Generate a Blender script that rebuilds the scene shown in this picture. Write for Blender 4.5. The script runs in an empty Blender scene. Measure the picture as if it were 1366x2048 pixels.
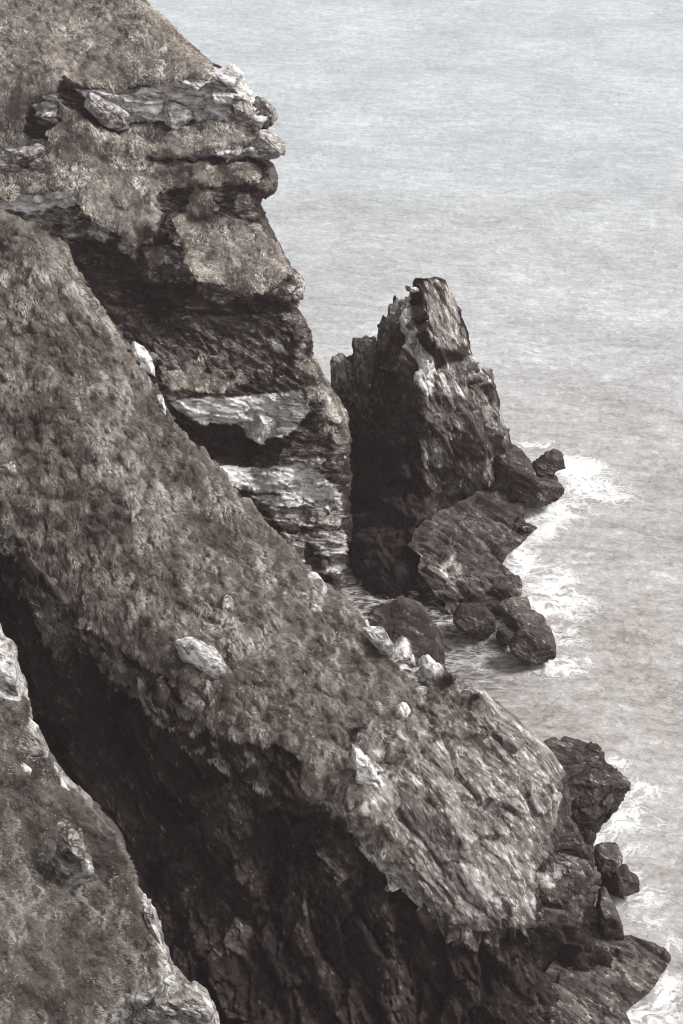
import bpy, math, random
import numpy as np
from mathutils import Vector

# ------------------------------------------------------------------ camera, world, sun, exposure
S = bpy.context.scene
H, PITCH, FPX = 100.0, math.radians(35.0), 3349.0
cd = bpy.data.cameras.new('camera'); cam = bpy.data.objects.new('camera', cd); S.collection.objects.link(cam)
cam.location = (0, 0, H); cam.rotation_euler = (math.pi/2 - PITCH, 0, 0)
cd.sensor_fit = 'VERTICAL'; cd.sensor_height = 36.0; cd.lens = 36.0*FPX/2048.0
cd.clip_start = 0.5; cd.clip_end = 60000
S.camera = cam
SUN_EL, SUN_AZ = math.radians(50), math.radians(84)      # azimuth from +Y towards +X
W = bpy.data.worlds.new('World'); S.world = W; W.use_nodes = True
wn = W.node_tree; wn.nodes.clear()
sky = wn.nodes.new('ShaderNodeTexSky'); sky.sky_type = 'NISHITA'; sky.sun_disc = False
sky.sun_elevation = SUN_EL; sky.sun_rotation = SUN_AZ; sky.air_density = 1.0; sky.dust_density = 3.0
hs = wn.nodes.new('ShaderNodeHueSaturation'); hs.inputs['Saturation'].default_value = 0.06
wt = wn.nodes.new('ShaderNodeMix'); wt.data_type = 'RGBA'; wt.blend_type = 'MULTIPLY'; wt.inputs[0].default_value = 1
wt.inputs[7].default_value = (0.985, 0.99, 1.0, 1)
bg = wn.nodes.new('ShaderNodeBackground'); bg.inputs['Strength'].default_value = 0.115
wo = wn.nodes.new('ShaderNodeOutputWorld')
wn.links.new(sky.outputs[0], hs.inputs['Color']); wn.links.new(hs.outputs[0], wt.inputs[6])
wn.links.new(wt.outputs[2], bg.inputs['Color']); wn.links.new(bg.outputs[0], wo.inputs[0])
sl = bpy.data.lights.new('sun', 'SUN'); sl.energy = 2.3; sl.angle = math.radians(14.0); sl.color = (1.0, 0.98, 0.95)
sun = bpy.data.objects.new('sun', sl); S.collection.objects.link(sun)
sd = Vector((math.sin(SUN_AZ)*math.cos(SUN_EL), math.cos(SUN_AZ)*math.cos(SUN_EL), math.sin(SUN_EL)))
sun.rotation_euler = sd.to_track_quat('Z', 'Y').to_euler()
S.view_settings.view_transform = 'Standard'; S.view_settings.look = 'None'
S.view_settings.gamma = 1.0; S.view_settings.exposure = 0.93; S.view_settings.use_curve_mapping = False
S.cycles.filter_width = 1.1; S.cycles.max_bounces = 5; S.cycles.diffuse_bounces = 2

# ------------------------------------------------------------------ surveying helpers
SP, CP = math.sin(PITCH), math.cos(PITCH)
def ray(px, py):
    px = np.asarray(px, float); py = np.asarray(py, float)
    a = (px-683.0)/FPX; b = (1024.0-py)/FPX
    return a, CP + b*SP, -SP + b*CP
def at(px, py, y):                       # sight line through a bearing, at ground distance y
    rx, ry, rz = ray(px, py); t = np.asarray(y, float)/ry
    return np.stack([t*rx, t*ry, H + t*rz], -1)
def dist(py, z=0.0):                     # ground distance of the sight line's meeting with height z
    rx, ry, rz = ray(0, py); return (H-z)*ry/(-rz)
def bearing(P):                          # inverse of at()
    x, y, z = P[..., 0], P[..., 1], P[..., 2]-H
    d = y*CP - z*SP; u = y*SP + z*CP
    return 683+FPX*x/d, 1024-FPX*u/d

# ------------------------------------------------------------------ noise
def _h(i, j, k, s):
    n = (i.astype(np.int64)*374761393 + j.astype(np.int64)*668265263 + k.astype(np.int64)*2147483647 + s*1274126177) & 0xffffffff
    n = ((n ^ (n >> 13))*1274126177) & 0xffffffff
    n = ((n ^ (n >> 16))*2246822519) & 0xffffffff
    n = (n ^ (n >> 15)) & 0xffffffff
    return n.astype(np.float64)/4294967296.0
def vnoise(p, s=0):
    f = np.floor(p); r = p-f; i = f.astype(np.int64); r = r*r*r*(r*(r*6-15)+10)
    o = 0
    for a in (0, 1):
        for b in (0, 1):
            for c in (0, 1):
                w = (r[:, 0] if a else 1-r[:, 0])*(r[:, 1] if b else 1-r[:, 1])*(r[:, 2] if c else 1-r[:, 2])
                o = o + w*_h(i[:, 0]+a, i[:, 1]+b, i[:, 2]+c, s)
    return o*2-1
def fbm(p, oct=4, s=0, g=0.5):
    a, o, t = 1.0, 0, 0
    for k in range(oct):
        o = o + a*vnoise(p*(2.03**k)+k*17.3, s+k); t += a; a *= g
    return o/t
def cells(p, s=0):
    f = np.floor(p).astype(np.int64); n = len(p)
    d1 = np.full(n, 9e9); d2 = np.full(n, 9e9); vec = np.zeros((n, 3)); idd = np.zeros((n, 3), np.int64)
    for a in (-1, 0, 1):
        for b in (-1, 0, 1):
            for c in (-1, 0, 1):
                i, j, k = f[:, 0]+a, f[:, 1]+b, f[:, 2]+c
                v = np.stack([i+_h(i, j, k, s+1), j+_h(i, j, k, s+2), k+_h(i, j, k, s+3)], -1)-p
                d = (v*v).sum(1)
                m = d < d1
                d2 = np.where(m, d1, np.minimum(d2, d)); d1 = np.where(m, d, d1)
                vec[m] = v[m]; idd[m] = np.stack([i, j, k], -1)[m]
    return np.sqrt(d1), np.sqrt(d2), vec, idd
def frame(a, n):                          # rows: along, across, normal
    a = np.array(a, float); a /= np.linalg.norm(a); n = np.array(n, float)
    n -= a*(a@n); n /= np.linalg.norm(n)
    return np.stack([a, np.cross(n, a), n])
def facets(P, fr, size, s, tilt=2.6, crack=0.25):
    """blocky fractured-rock height: every joint block gets its own offset and tilt. size = (along, across, normal) in metres"""
    q = (P@fr.T)/np.array(size)
    q = q + 0.10*np.stack([vnoise(q*1.7, s+70), vnoise(q*1.7, s+71), vnoise(q*1.7, s+72)], -1)
    d1, d2, v, i = cells(q, s)
    h = _h(i[:, 0], i[:, 1], i[:, 2], s+9)*2-1
    t = np.stack([_h(i[:, 0], i[:, 1], i[:, 2], s+10+k)*2-1 for k in range(3)], -1)
    e = np.clip((d2-d1)/0.14, 0, 1)
    return .7*h + tilt*(v*t).sum(1) - crack*(1-e), _h(i[:, 0], i[:, 1], i[:, 2], s+20), 1-e

# ------------------------------------------------------------------ control-point surfaces and traced areas
def rbf(ctrl):
    c = np.array(ctrl, float); X = c[:, :2]/100; n = len(X)
    K = np.linalg.norm(X[:, None]-X[None], axis=-1)
    A = np.zeros((n+3, n+3)); A[:n, :n] = K + np.eye(n)*1e-4; A[:n, n] = 1; A[:n, n+1:] = X; A[n, :n] = 1; A[n+1:, :n] = X.T
    w = np.linalg.solve(A, np.concatenate([c[:, 2], np.zeros(3)]))
    def f(px, py):
        q = np.stack([np.ravel(px), np.ravel(py)], -1)/100; o = np.empty(len(q))
        for k in range(0, len(q), 20000):
            b = q[k:k+20000]
            o[k:k+20000] = np.sqrt(((b[:, None]-X[None])**2).sum(-1))@w[:n] + w[n] + b@w[n+1:]
        return o.reshape(np.shape(px))
    return f
def inside(px, py, poly):
    o = np.zeros(px.shape, bool); P = list(poly); n = len(P)
    for i in range(n):
        x1, y1 = P[i]; x2, y2 = P[(i+1) % n]
        if y1 == y2: continue
        c = ((y1 > py) != (y2 > py)) & (px < (x2-x1)*(py-y1)/(y2-y1)+x1)
        o ^= c
    return o
def blur(g, n=1):
    for _ in range(n):
        p = np.pad(g, 1, mode='edge')
        g = (p[:-2, 1:-1]+p[2:, 1:-1]+p[1:-1, :-2]+p[1:-1, 2:]+4*g)/8
    return g

def mesh_obj(name, V, F, mat, parent=None, attrs=None, smooth=True):
    V = np.ascontiguousarray(V, np.float32); F = np.ascontiguousarray(F, np.int32)
    me = bpy.data.meshes.new(name); k = F.shape[1]
    me.vertices.add(len(V)); me.vertices.foreach_set('co', V.ravel())
    me.loops.add(F.size); me.loops.foreach_set('vertex_index', F.ravel())
    me.polygons.add(len(F)); me.polygons.foreach_set('loop_start', np.arange(0, F.size, k, dtype=np.int32))
    me.polygons.foreach_set('loop_total', np.full(len(F), k, np.int32))
    if smooth: me.polygons.foreach_set('use_smooth', np.ones(len(F), bool))
    me.update(calc_edges=True)
    for an, av in (attrs or {}).items():
        a = me.attributes.new(an, 'FLOAT', 'POINT'); a.data.foreach_set('value', np.ascontiguousarray(av, np.float32).ravel())
    me.materials.append(mat)
    o = bpy.data.objects.new(name, me); S.collection.objects.link(o)
    if parent: o.parent = parent
    return o
def gridfaces(r, c, wrap=False):
    i = np.arange(r*c).reshape(r, c)
    if wrap: i = np.concatenate([i, i[:, :1]], 1)
    return np.stack([i[:-1, :-1], i[1:, :-1], i[1:, 1:], i[:-1, 1:]], -1).reshape(-1, 4)
def gridnormals(P, wrap=False):
    if wrap:
        Q = np.concatenate([P[:, -1:], P, P[:, :1]], 1); du = (Q[:, 2:]-Q[:, :-2])
    else: du = np.gradient(P, axis=1)
    dv = np.gradient(P, axis=0); n = np.cross(dv, du)
    return n/np.maximum(np.linalg.norm(n, axis=-1, keepdims=True), 1e-9)
def tag(o, label=None, cat=None, group=None, kind=None):
    for k, v in (('label', label), ('category', cat), ('group', group), ('kind', kind)):
        if v: o[k] = v
    return o

# ------------------------------------------------------------------ materials
class NT:
    def __init__(s, name):
        s.m = bpy.data.materials.new(name); s.m.use_nodes = True; s.t = s.m.node_tree; s.t.nodes.clear()
        s.out = s.n('ShaderNodeOutputMaterial'); s.b = s.n('ShaderNodeBsdfPrincipled'); s.l(s.b.outputs[0], s.out.inputs[0])
        s.b.inputs['Roughness'].default_value = 0.9
    def n(s, k): return s.t.nodes.new(k)
    def l(s, a, b): s.t.links.new(a, b)
    def put(s, v, sock):
        if isinstance(v, bpy.types.NodeSocket): s.l(v, sock)
        else: sock.default_value = v
    def math(s, op, a, b=0.0, clamp=False):
        n = s.n('ShaderNodeMath'); n.operation = op; n.use_clamp = clamp; s.put(a, n.inputs[0]); s.put(b, n.inputs[1]); return n.outputs[0]
    def attr(s, name):
        n = s.n('ShaderNodeAttribute'); n.attribute_name = name; return n.outputs['Fac']
    def coord(s): return s.n('ShaderNodeTexCoord').outputs['Object']
    def mapping(s, v, rot=(0, 0, 0), scale=(1, 1, 1)):
        n = s.n('ShaderNodeMapping'); n.vector_type = 'POINT'; s.l(v, n.inputs['Vector'])
        n.inputs['Rotation'].default_value = rot; n.inputs['Scale'].default_value = scale; return n.outputs[0]
    def along(s, v, fr, scale):
        cb = s.n('ShaderNodeCombineXYZ')
        for k in range(3):
            d = s.n('ShaderNodeVectorMath'); d.operation = 'DOT_PRODUCT'; s.l(v, d.inputs[0]); d.inputs[1].default_value = tuple(float(x)*scale[k] for x in fr[k])
            s.l(d.outputs['Value'], cb.inputs[k])
        return cb.outputs[0]
    def noise(s, v, scale, detail=6, rough=0.6, dist=0.0):
        n = s.n('ShaderNodeTexNoise'); s.l(v, n.inputs['Vector']); n.inputs['Scale'].default_value = scale
        n.inputs['Detail'].default_value = detail; n.inputs['Roughness'].default_value = rough; n.inputs['Distortion'].default_value = dist
        return n.outputs['Fac']
    def voro(s, v, scale, feature='DISTANCE_TO_EDGE'):
        n = s.n('ShaderNodeTexVoronoi'); n.feature = feature; s.l(v, n.inputs['Vector']); n.inputs['Scale'].default_value = scale
        return n.outputs['Distance']
    def ramp(s, f, stops, interp='LINEAR'):
        n = s.n('ShaderNodeValToRGB'); s.put(f, n.inputs[0]); cr = n.color_ramp; cr.interpolation = interp
        while len(cr.elements) < len(stops): cr.elements.new(0.5)
        for e, (p, c) in zip(cr.elements, stops):
            e.position = p; e.color = (c, c, c, 1) if isinstance(c, (int, float)) else (*c, 1)
        return n.outputs[0]
    def mix(s, f, a, b, mode='MIX'):
        n = s.n('ShaderNodeMix'); n.data_type = 'RGBA'; n.blend_type = mode; s.put(f, n.inputs[0])
        for v, k in ((a, 6), (b, 7)):
            s.put((*v, 1) if isinstance(v, tuple) and len(v) == 3 else v, n.inputs[k])
        return n.outputs[2]
    def bump(s, h, strength=0.5, dist=0.1, prev=None):
        n = s.n('ShaderNodeBump'); n.inputs['Strength'].default_value = strength; n.inputs['Distance'].default_value = dist
        s.l(h, n.inputs['Height'])
        if prev is not None: s.l(prev, n.inputs['Normal'])
        return n.outputs[0]

ROCK = [(0.0, (.010, .0058, .0058)), (0.20, (.024, .0165, .0155)), (0.42, (.080, .069, .062)), (0.62, (.210, .191, .175)), (0.85, (.52, .495, .475)), (1.0, (.72, .71, .70))]
def rock_color(t, tone, fr, stretch=(.35, 1, 1), con=1.0):
    """fr rows: along the bedding streaks, across them, out of the face"""
    c = t.coord(); v = t.along(c, fr, stretch)
    n1 = t.noise(v, 0.5, 8, 0.68, 0.1); n2 = t.noise(v, 2.9, 8, 0.78, 0.0); n3 = t.noise(c, 0.9, 6, 0.7, 0.3)
    cr = t.voro(v, 1.3); cr2 = t.voro(v, 3.7)
    veins = t.math('POWER', t.math('SUBTRACT', 1.0, t.math('ABSOLUTE', t.math('SUBTRACT', t.noise(v, 0.35, 5, 0.6, 1.5), 0.5)), True), 60)
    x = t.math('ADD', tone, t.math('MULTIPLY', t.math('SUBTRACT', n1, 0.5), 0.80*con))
    x = t.math('ADD', x, t.math('MULTIPLY', t.math('SUBTRACT', n2, 0.5), 0.70*con))
    x = t.math('ADD', x, t.math('MULTIPLY', t.math('SUBTRACT', n3, 0.5), 0.35*con))
    x = t.math('SUBTRACT', x, t.math('MULTIPLY', t.attr('crack'), 0.08))
    x = t.math('SUBTRACT', x, t.math('MULTIPLY', t.ramp(cr, [(0, 1.0), (.03, 0.0)]), 0.08))
    bd = t.ramp(t.math('ABSOLUTE', t.math('SUBTRACT', t.noise(t.along(c, fr, (.13, 1, .8)), 1.25, 5, .55, .35), 0.5)), [(0, 1.0), (.022, 0.0)])
    x = t.math('SUBTRACT', x, t.math('MULTIPLY', bd, .26))
    fl = t.ramp(t.noise(v, 1.6, 7, .74, .15), [(.60, 0.0), (.67, 1.0)])
    x = t.math('ADD', x, t.math('MULTIPLY', fl, .40))
    x = t.math('ADD', x, t.math('MULTIPLY', veins, t.ramp(n2, [(0.5, 0.0), (0.62, 0.45)])))
    h = t.math('ADD', t.math('MULTIPLY', n2, 1.2), t.math('ADD', t.math('SUBTRACT', t.math('MULTIPLY', t.ramp(cr, [(0, 0.0), (.05, 1.0)]), 0.14), t.math('MULTIPLY', bd, .45)), t.math('MULTIPLY', t.ramp(cr2, [(0, 0.0), (.08, 1.0)]), 0.14)))
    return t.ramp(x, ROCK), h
def rock_material(name, fr=None, stretch=(.5, 1, 1), tone=None, bump=0.85):
    t = NT(name); tn = t.attr('tone') if tone is None else tone
    col, h = rock_color(t, tn, frame((1, 0, -.3), (0, -1, .5)) if fr is None else fr, stretch)
    t.l(col, t.b.inputs['Base Color']); t.l(t.bump(h, bump, 0.12), t.b.inputs['Normal'])
    t.b.inputs['Roughness'].default_value = 0.82; t.b.inputs['Specular IOR Level'].default_value = 0.22
    return t.m
def land_material(name, fr, stretch, g=1.0, con=1.0):
    t = NT(name); col, h = rock_color(t, t.attr("tone"), fr, stretch, con)
    c = t.coord(); gn = t.noise(c, 1.3, 8, 0.7, 0.5); gn2 = t.noise(c, 0.16, 4, 0.55)
    x = t.math('ADD', gn, t.math('MULTIPLY', t.math('SUBTRACT', gn2, 0.5), 0.7))
    gc = t.ramp(x, [(0.25, (.019*g, .015*g, .013*g)), (0.5, (.060*g, .052*g, .045*g)), (0.75, (.145*g, .131*g, .116*g))])
    rk = t.math('ADD', t.attr('rock'), t.math('MULTIPLY', t.math('SUBTRACT', gn, 0.5), 0.6))
    k = t.ramp(rk, [(0.42, 0.0), (0.55, 1.0)])
    t.l(t.mix(k, gc, col), t.b.inputs['Base Color'])
    hh = t.math('ADD', t.math('MULTIPLY', h, 1.0), t.math('MULTIPLY', gn, 0.8))
    t.l(t.bump(hh, 0.85, 0.12), t.b.inputs['Normal'])
    t.b.inputs['Roughness'].default_value = 0.85; t.b.inputs['Specular IOR Level'].default_value = 0.2
    return t.m
def grass_material(name, g=1.0):
    t = NT(name); a = t.attr('shade')
    t.l(t.ramp(a, [(0.0, (.019*g, .0148*g, .0128*g)), (0.35, (.0775*g, .065*g, .0565*g)), (0.7, (.186*g, .165*g, .1475*g)), (1.0, (.35*g, .335*g, .305*g))]), t.b.inputs['Base Color'])
    t.b.inputs['Roughness'].default_value = 0.8; t.b.inputs['Specular IOR Level'].default_value = 0.15
    return t.m

# ------------------------------------------------------------------ terrain builder
def land(name, rows, xl, edge, ctrl, nx, grass, tones, base_tone, fr_of, mat, back, roundw=45, rounds=3.5, dis=1.0, hummock=1.0, seed=0, kback=14, tus=.9, partial=(), efm=.3, warp=1.0, smooth=()):
    pys = np.arange(*rows).astype(float); e = np.array(edge, float); o = np.argsort(e[:, 1]); e = e[o]
    xr = np.interp(pys, e[:, 1], e[:, 0])
    u = np.linspace(0, 1, nx)**0.92
    PX = xl + (xr[:, None]-xl)*u[None]; PY = np.repeat(pys[:, None], nx, 1)
    f = rbf(ctrl); Y = f(PX, PY)
    d = xr[:, None]-PX
    Y = Y + rounds*np.clip(1-d/roundw, 0, 1)**2.2
    B = at(PX, PY, Y)
    N = gridnormals(B)
    N = blur3(N, 2)
    # areas
    q = B.reshape(-1, 3)
    wx = fbm(q*0.55, 5, seed+5, .62)*22; wy = fbm(q*0.55, 5, seed+6, .62)*18
    qx = PX.ravel()+wx; qy = PY.ravel()+wy
    tx = PX.ravel()+wx*.38; ty = PY.ravel()+wy*.38
    qx = PX.ravel()+wx*warp; qy = PY.ravel()+wy*warp
    g = np.zeros(q.shape[0])
    for p in grass: g = np.maximum(g, inside(qx, qy, p))
    for p in partial: g = np.maximum(g, .58*inside(qx, qy, p)*(fbm(q*1.1, 4, seed+8) > -.02))
    rock = blur((1-g).reshape(PX.shape), 2)
    tone = np.full(q.shape[0], base_tone)
    for p, v in tones:
        m = inside(tx, ty, p); tone[m] = v
    tone = blur(tone.reshape(PX.shape), 1).ravel()
    calm = np.ones(q.shape[0])
    for p, v in smooth: calm[inside(tx, ty, p)] = v
    calm = blur(calm.reshape(PX.shape), 4).ravel()
    # relief
    disp = np.zeros(len(q)); crack = np.zeros(len(q)); rw = rock.ravel()
    for (fr, sizes, wgt) in fr_of(PX.ravel(), PY.ravel()):
        for (sz, amp) in sizes:
            h, r, c = facets(q, fr, sz, seed+int(sz[0]*100))
            disp += wgt*amp*h; crack = np.maximum(crack, wgt*c); tone += wgt*(r-0.5)*0.16
    disp = disp*calm + 0.10*fbm(q*2.3, 4, seed+30)
    ht, rr, vv = tussocks(q, tus, seed+44)
    big = fbm(q*0.13, 3, seed+41)
    gd = hummock*(0.62*ht + 0.7*big + 0.05*fbm(q*4, 2, seed+42)) + 0.02
    ef = np.clip(efm+(1-efm)*(d/22), efm, 1).ravel()
    D = dis*disp*rw*ef + gd*(1-rw)*np.clip(ef*1.4, 0, 1)
    P = q + N.reshape(-1, 3)*D[:, None]
    P = P.reshape(B.shape); tone = tone.reshape(PX.shape)
    # the hidden side falls away to the sea
    s = np.linspace(0, 1, kback+1)[1:]
    bx, by, bz = back
    E = P[:, -1:]; K = E + np.stack([bx*s, by*s**0.8, bz*s**1.6], -1)[None]
    K = K + 0.8*np.stack([fbm((K.reshape(-1, 3))*0.5, 3, seed+50+i) for i in range(3)], -1).reshape(K.shape)*np.minimum(1, s*4)[None, :, None]
    P2 = np.concatenate([P, K], 1); ext = lambda a, v=None: np.concatenate([a, np.repeat(a[:, -1:], kback, 1) if v is None else np.full((a.shape[0], kback), v)], 1)
    F = gridfaces(*P2.shape[:2])
    ob = mesh_obj(name, P2.reshape(-1, 3), F, mat, attrs={'rock': ext(rock), 'tone': ext(tone), 'crack': ext(crack.reshape(PX.shape)*rock)})
    tag(ob, kind='structure')
    return ob, dict(P=P, N=N, rock=rock, PX=PX, PY=PY, Q=B, tus=tus, seed=seed)
def tussocks(q, sc, seed):
    """mounds of tussock grass: height, own random value, and vector to the middle of the mound"""
    qq = q*np.array([1, 1, .8])/sc; qq = qq + .30*np.stack([vnoise(qq*1.6, seed+i) for i in range(3)], -1)
    d1, d2, v, i = cells(qq, seed+4); e1, e2, v2, i2 = cells(qq*2.3, seed+5)
    r = _h(i[:, 0], i[:, 1], i[:, 2], seed+6); r2 = _h(i2[:, 0], i2[:, 1], i2[:, 2], seed+7)
    h = sc*((.25+.75*r)*np.sqrt(np.clip(1-(d1/.80)**2, 0, 1)) + .32*r2*np.sqrt(np.clip(1-(e1/.8)**2, 0, 1)))
    return h, r*.6+r2*.4, v
def blur3(N, n):
    N = np.stack([blur(N[..., i], n*3) for i in range(3)], -1)
    return N/np.maximum(np.linalg.norm(N, axis=-1, keepdims=True), 1e-9)

def grow(name, L, n, length, width, mat, label, seed, box=(-60, 1430, -40, 2110), flow=(0.55, -0.35, -0.75), maxrock=0.45, bias=0.0, con=1.0):
    """tussocky grass: curved tapering blades combed downhill in locks"""
    rng = np.random.default_rng(seed); P, N, R = L['P'], L['N'], L['rock']; r, c = R.shape
    PX, PY = L['PX'], L['PY']
    cand = np.argwhere((R[:-1, :-1] < maxrock) & (PX[:-1, :-1] > box[0]) & (PX[:-1, :-1] < box[1]) & (PY[:-1, :-1] > box[2]) & (PY[:-1, :-1] < box[3]))
    a = P[cand[:, 0], cand[:, 1]]; b = P[cand[:, 0]+1, cand[:, 1]]; d = P[cand[:, 0], cand[:, 1]+1]
    area = np.linalg.norm(np.cross(b-a, d-a), axis=1)
    pix = np.abs(PX[cand[:, 0], cand[:, 1]+1]-PX[cand[:, 0], cand[:, 1]])
    w = np.sqrt(area*pix*0.05); w /= w.sum()
    k = rng.choice(len(cand), n, p=w)
    s1, s2 = rng.random((2, n, 1))
    B = a[k]+(b[k]-a[k])*s1+(d[k]-a[k])*s2; nn = N[cand[k, 0], cand[k, 1]]
    nf = np.stack([fbm(B*0.9, 3, seed+i) for i in range(3)], -1)
    lock = np.stack([fbm(B*2.6, 2, seed+8+i) for i in range(3)], -1)
    _, tr, tv = tussocks(L['Q'][cand[k, 0], cand[k, 1]], L['tus'], L['seed']+44)
    dr = np.array(flow)*0.85 + nf*1.1 + lock*0.8 + nn*0.50 - tv*.45 + rng.normal(0, .20, (n, 3))
    dr /= np.linalg.norm(dr, axis=1, keepdims=True)
    ln = length*(0.55+0.9*rng.random((n, 1)))
    tone = 0.53 + bias + con*(0.55*fbm(B*0.30, 3, seed+20) + 0.62*fbm(B*1.1, 3, seed+21) + .40*(tr-.5)) + rng.normal(0, .15, n)
    scrub = np.clip((fbm(B*np.array([.33, .33, .33]), 4, seed+60)-.10)*9, 0, 1); tone -= .26*scrub*con; ln = ln*(1-.35*scrub[:, None])
    side = np.cross(dr, rng.normal(0, 1, (n, 3))*0.6+nn); side /= np.linalg.norm(side, axis=1, keepdims=True)
    wd = width*(0.6+0.8*rng.random((n, 1)))
    mid = B + dr*ln*0.5 + nn*ln*0.10; tip = B + dr*ln + np.array([0, 0, -1])*ln*0.30
    V = np.stack([B-side*wd*.5-nn*.05, B+side*wd*.5-nn*.05, mid+side*wd*.45, mid-side*wd*.45, tip], 1).reshape(-1, 3)
    i = np.arange(n)[:, None]*5
    F = np.concatenate([i+np.array([0, 1, 2]), i+np.array([0, 2, 3]), i+np.array([3, 2, 4])], 0)
    sh = np.repeat(tone, 5).reshape(-1, 5) + np.array([-.06, -.06, .0, .0, .10])
    o = mesh_obj(name, V, F, mat, attrs={'shade': np.clip(sh, 0, 1).ravel()})
    return tag(o, label, 'grass', kind='stuff')

# ------------------------------------------------------------------ far headland
edgeA = [(20,-220),(160,-110),(285,0),(335,45),(400,110),(430,132),(478,152),(510,185),(540,215),(552,240),(540,256),(518,260),(560,275),(568,300),(560,314),(530,320),(550,338),(553,380),(530,392),(521,400),(535,440),(558,490),(580,535),(600,552),(610,572),(606,598),(592,612),(612,640),(624,670),(628,715),(645,745),(668,785),(695,830),(700,865),(697,900),(702,940),(700,1000),(703,1040),(702,1100),(698,1150),(712,1180),(735,1215),(745,1245),(750,1400)]
ctrlA = []
def line(C, pts, y): 
    for p in pts: C.append((p[0], p[1], y if not isinstance(y, (list, tuple)) else y[pts.index(p)]))
A_ = ctrlA
line(A_, [(-300,-250),(0,-250),(150,-200)], 176)
line(A_, [(-300,0),(-100,0),(100,0),(280,0)], 166)
line(A_, [(-300,120),(0,110),(150,100),(300,100),(400,110)], 159.5)
line(A_, [(130,160),(190,172),(300,168),(400,155),(470,160),(530,215)], 155.3)
line(A_, [(140,195),(185,240),(250,262),(330,262),(420,250),(520,256)], 154.9)
line(A_, [(-300,300),(-100,300),(0,300),(60,290),(80,240),(110,190)], 154.5)
line(A_, [(280,308),(350,306),(430,300),(500,300),(565,300)], 152.0)
line(A_, [(280,322),(350,318),(430,318),(500,322),(540,330)], 152.2)
line(A_, [(300,385),(400,368),(500,368),(550,380)], 149.8)
line(A_, [(320,425),(390,425),(450,432),(505,435),(530,440)], 149.6)
line(A_, [(130,300),(200,320),(180,250)], 152.4)
line(A_, [(-300,390),(-100,390),(0,398),(100,385),(150,388)], 150)
line(A_, [(0,430),(100,470),(180,480),(-200,430)], 149.3)
line(A_, [(200,400),(250,420)], 149.0)
line(A_, [(170,440),(220,468),(262,480),(310,452),(330,440)], 147.4)
line(A_, [(350,470),(380,500)], 147.2)
line(A_, [(340,440)], 148.8)
line(A_, [(380,545),(430,570),(500,590),(560,580),(600,560)], 143.2)
line(A_, [(270,520),(330,560)], 147.2)
line(A_, [(200,520),(240,560),(300,600)], 148.3)
line(A_, [(350,610),(430,622),(520,628),(590,612)], 143.9)
line(A_, [(250,640),(330,640)], 144.8)
line(A_, [(300,690),(400,700),(520,705),(600,700)], 141.8)
line(A_, [(330,775),(440,788),(540,798),(600,778)], 137.4)
line(A_, [(350,800),(440,800),(540,812),(605,795)], 137.6)
line(A_, [(380,835),(450,850),(540,885),(600,850),(690,850)], 136.8)
line(A_, [(360,880),(430,900),(500,905)], 138.8)
line(A_, [(430,935),(520,925),(600,930),(690,940)], 135.8)
line(A_, [(450,975),(560,990),(680,1000)], 133.9)
line(A_, [(550,1060),(640,1040),(690,1060)], 132.8)
line(A_, [(600,1120),(660,1130),(690,1140)], 131.0)
line(A_, [(640,1150),(700,1155)], 130.6)
line(A_, [(650,1200),(730,1215)], [dist(1200, 1.5), dist(1215, 0.2)])
line(A_, [(600,1260),(740,1245),(0,1300),(300,1300)], [dist(1260, -1), dist(1245, -2), dist(1300, 3), dist(1300, 1)])
line(A_, [(-300,700),(0,700),(-300,1000),(100,950)], [144, 144, 138, 138])
line(A_, [(-300,1400),(750,1400)], [dist(1400, -3), dist(1400, -6)])
line(A_, [(300,272),(400,250),(500,266)], 156.0)
line(A_, [(285,332),(350,330),(430,330),(520,340)], 153.4)
line(A_, [(310,398),(400,378),(500,382)], 151.0)
line(A_, [(330,438),(390,438),(500,446)], 150.4)
line(A_, [(200,490),(262,498),(320,480)], 149.4)
line(A_, [(350,590),(430,600),(500,606),(560,600)], 145.0)
line(A_, [(600,1010),(520,1000),(660,1025)], 135.0)
line(A_, [(10,415),(120,425),(60,420)], 150.8)
grassA = [
 [(-400,-300),(180,-300),(300,-10),(345,45),(400,105),(428,140),(415,162),(380,160),(330,172),(285,165),(250,172),(200,180),(160,172),(128,152),(112,185),(80,188),(62,212),(50,250),(60,285),(0,298),(-400,300)],
 [(118,200),(140,222),(190,255),(235,272),(262,250),(300,242),(335,262),(360,262),(400,238),(440,246),(515,252),(528,288),(470,290),(420,298),(380,312),(335,308),(285,305),(275,320),(330,326),(400,322),(430,328),(500,322),(522,350),(512,366),(470,368),(420,365),(380,372),(310,382),(300,400),(325,428),(312,452),(262,478),(215,455),(172,432),(150,385),(105,378),(50,388),(0,400),(-400,390),(-400,345),(30,345),(92,335),(100,270),(92,262),(120,240)],
 [(342,440),(380,420),(450,430),(500,440),(535,475),(582,540),(575,552),(545,575),(500,585),(460,570),(400,560),(380,540),(370,500)],
 [(385,372),(422,378),(428,425),(372,420)],
 [(640,770),(690,820),(690,850),(650,840)], [(285,505),(315,490),(345,520),(300,540)],
 [(325,740),(400,745),(470,770),(450,785),(340,780)], [(280,430),(300,420),(310,470),(280,480)]]
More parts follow.
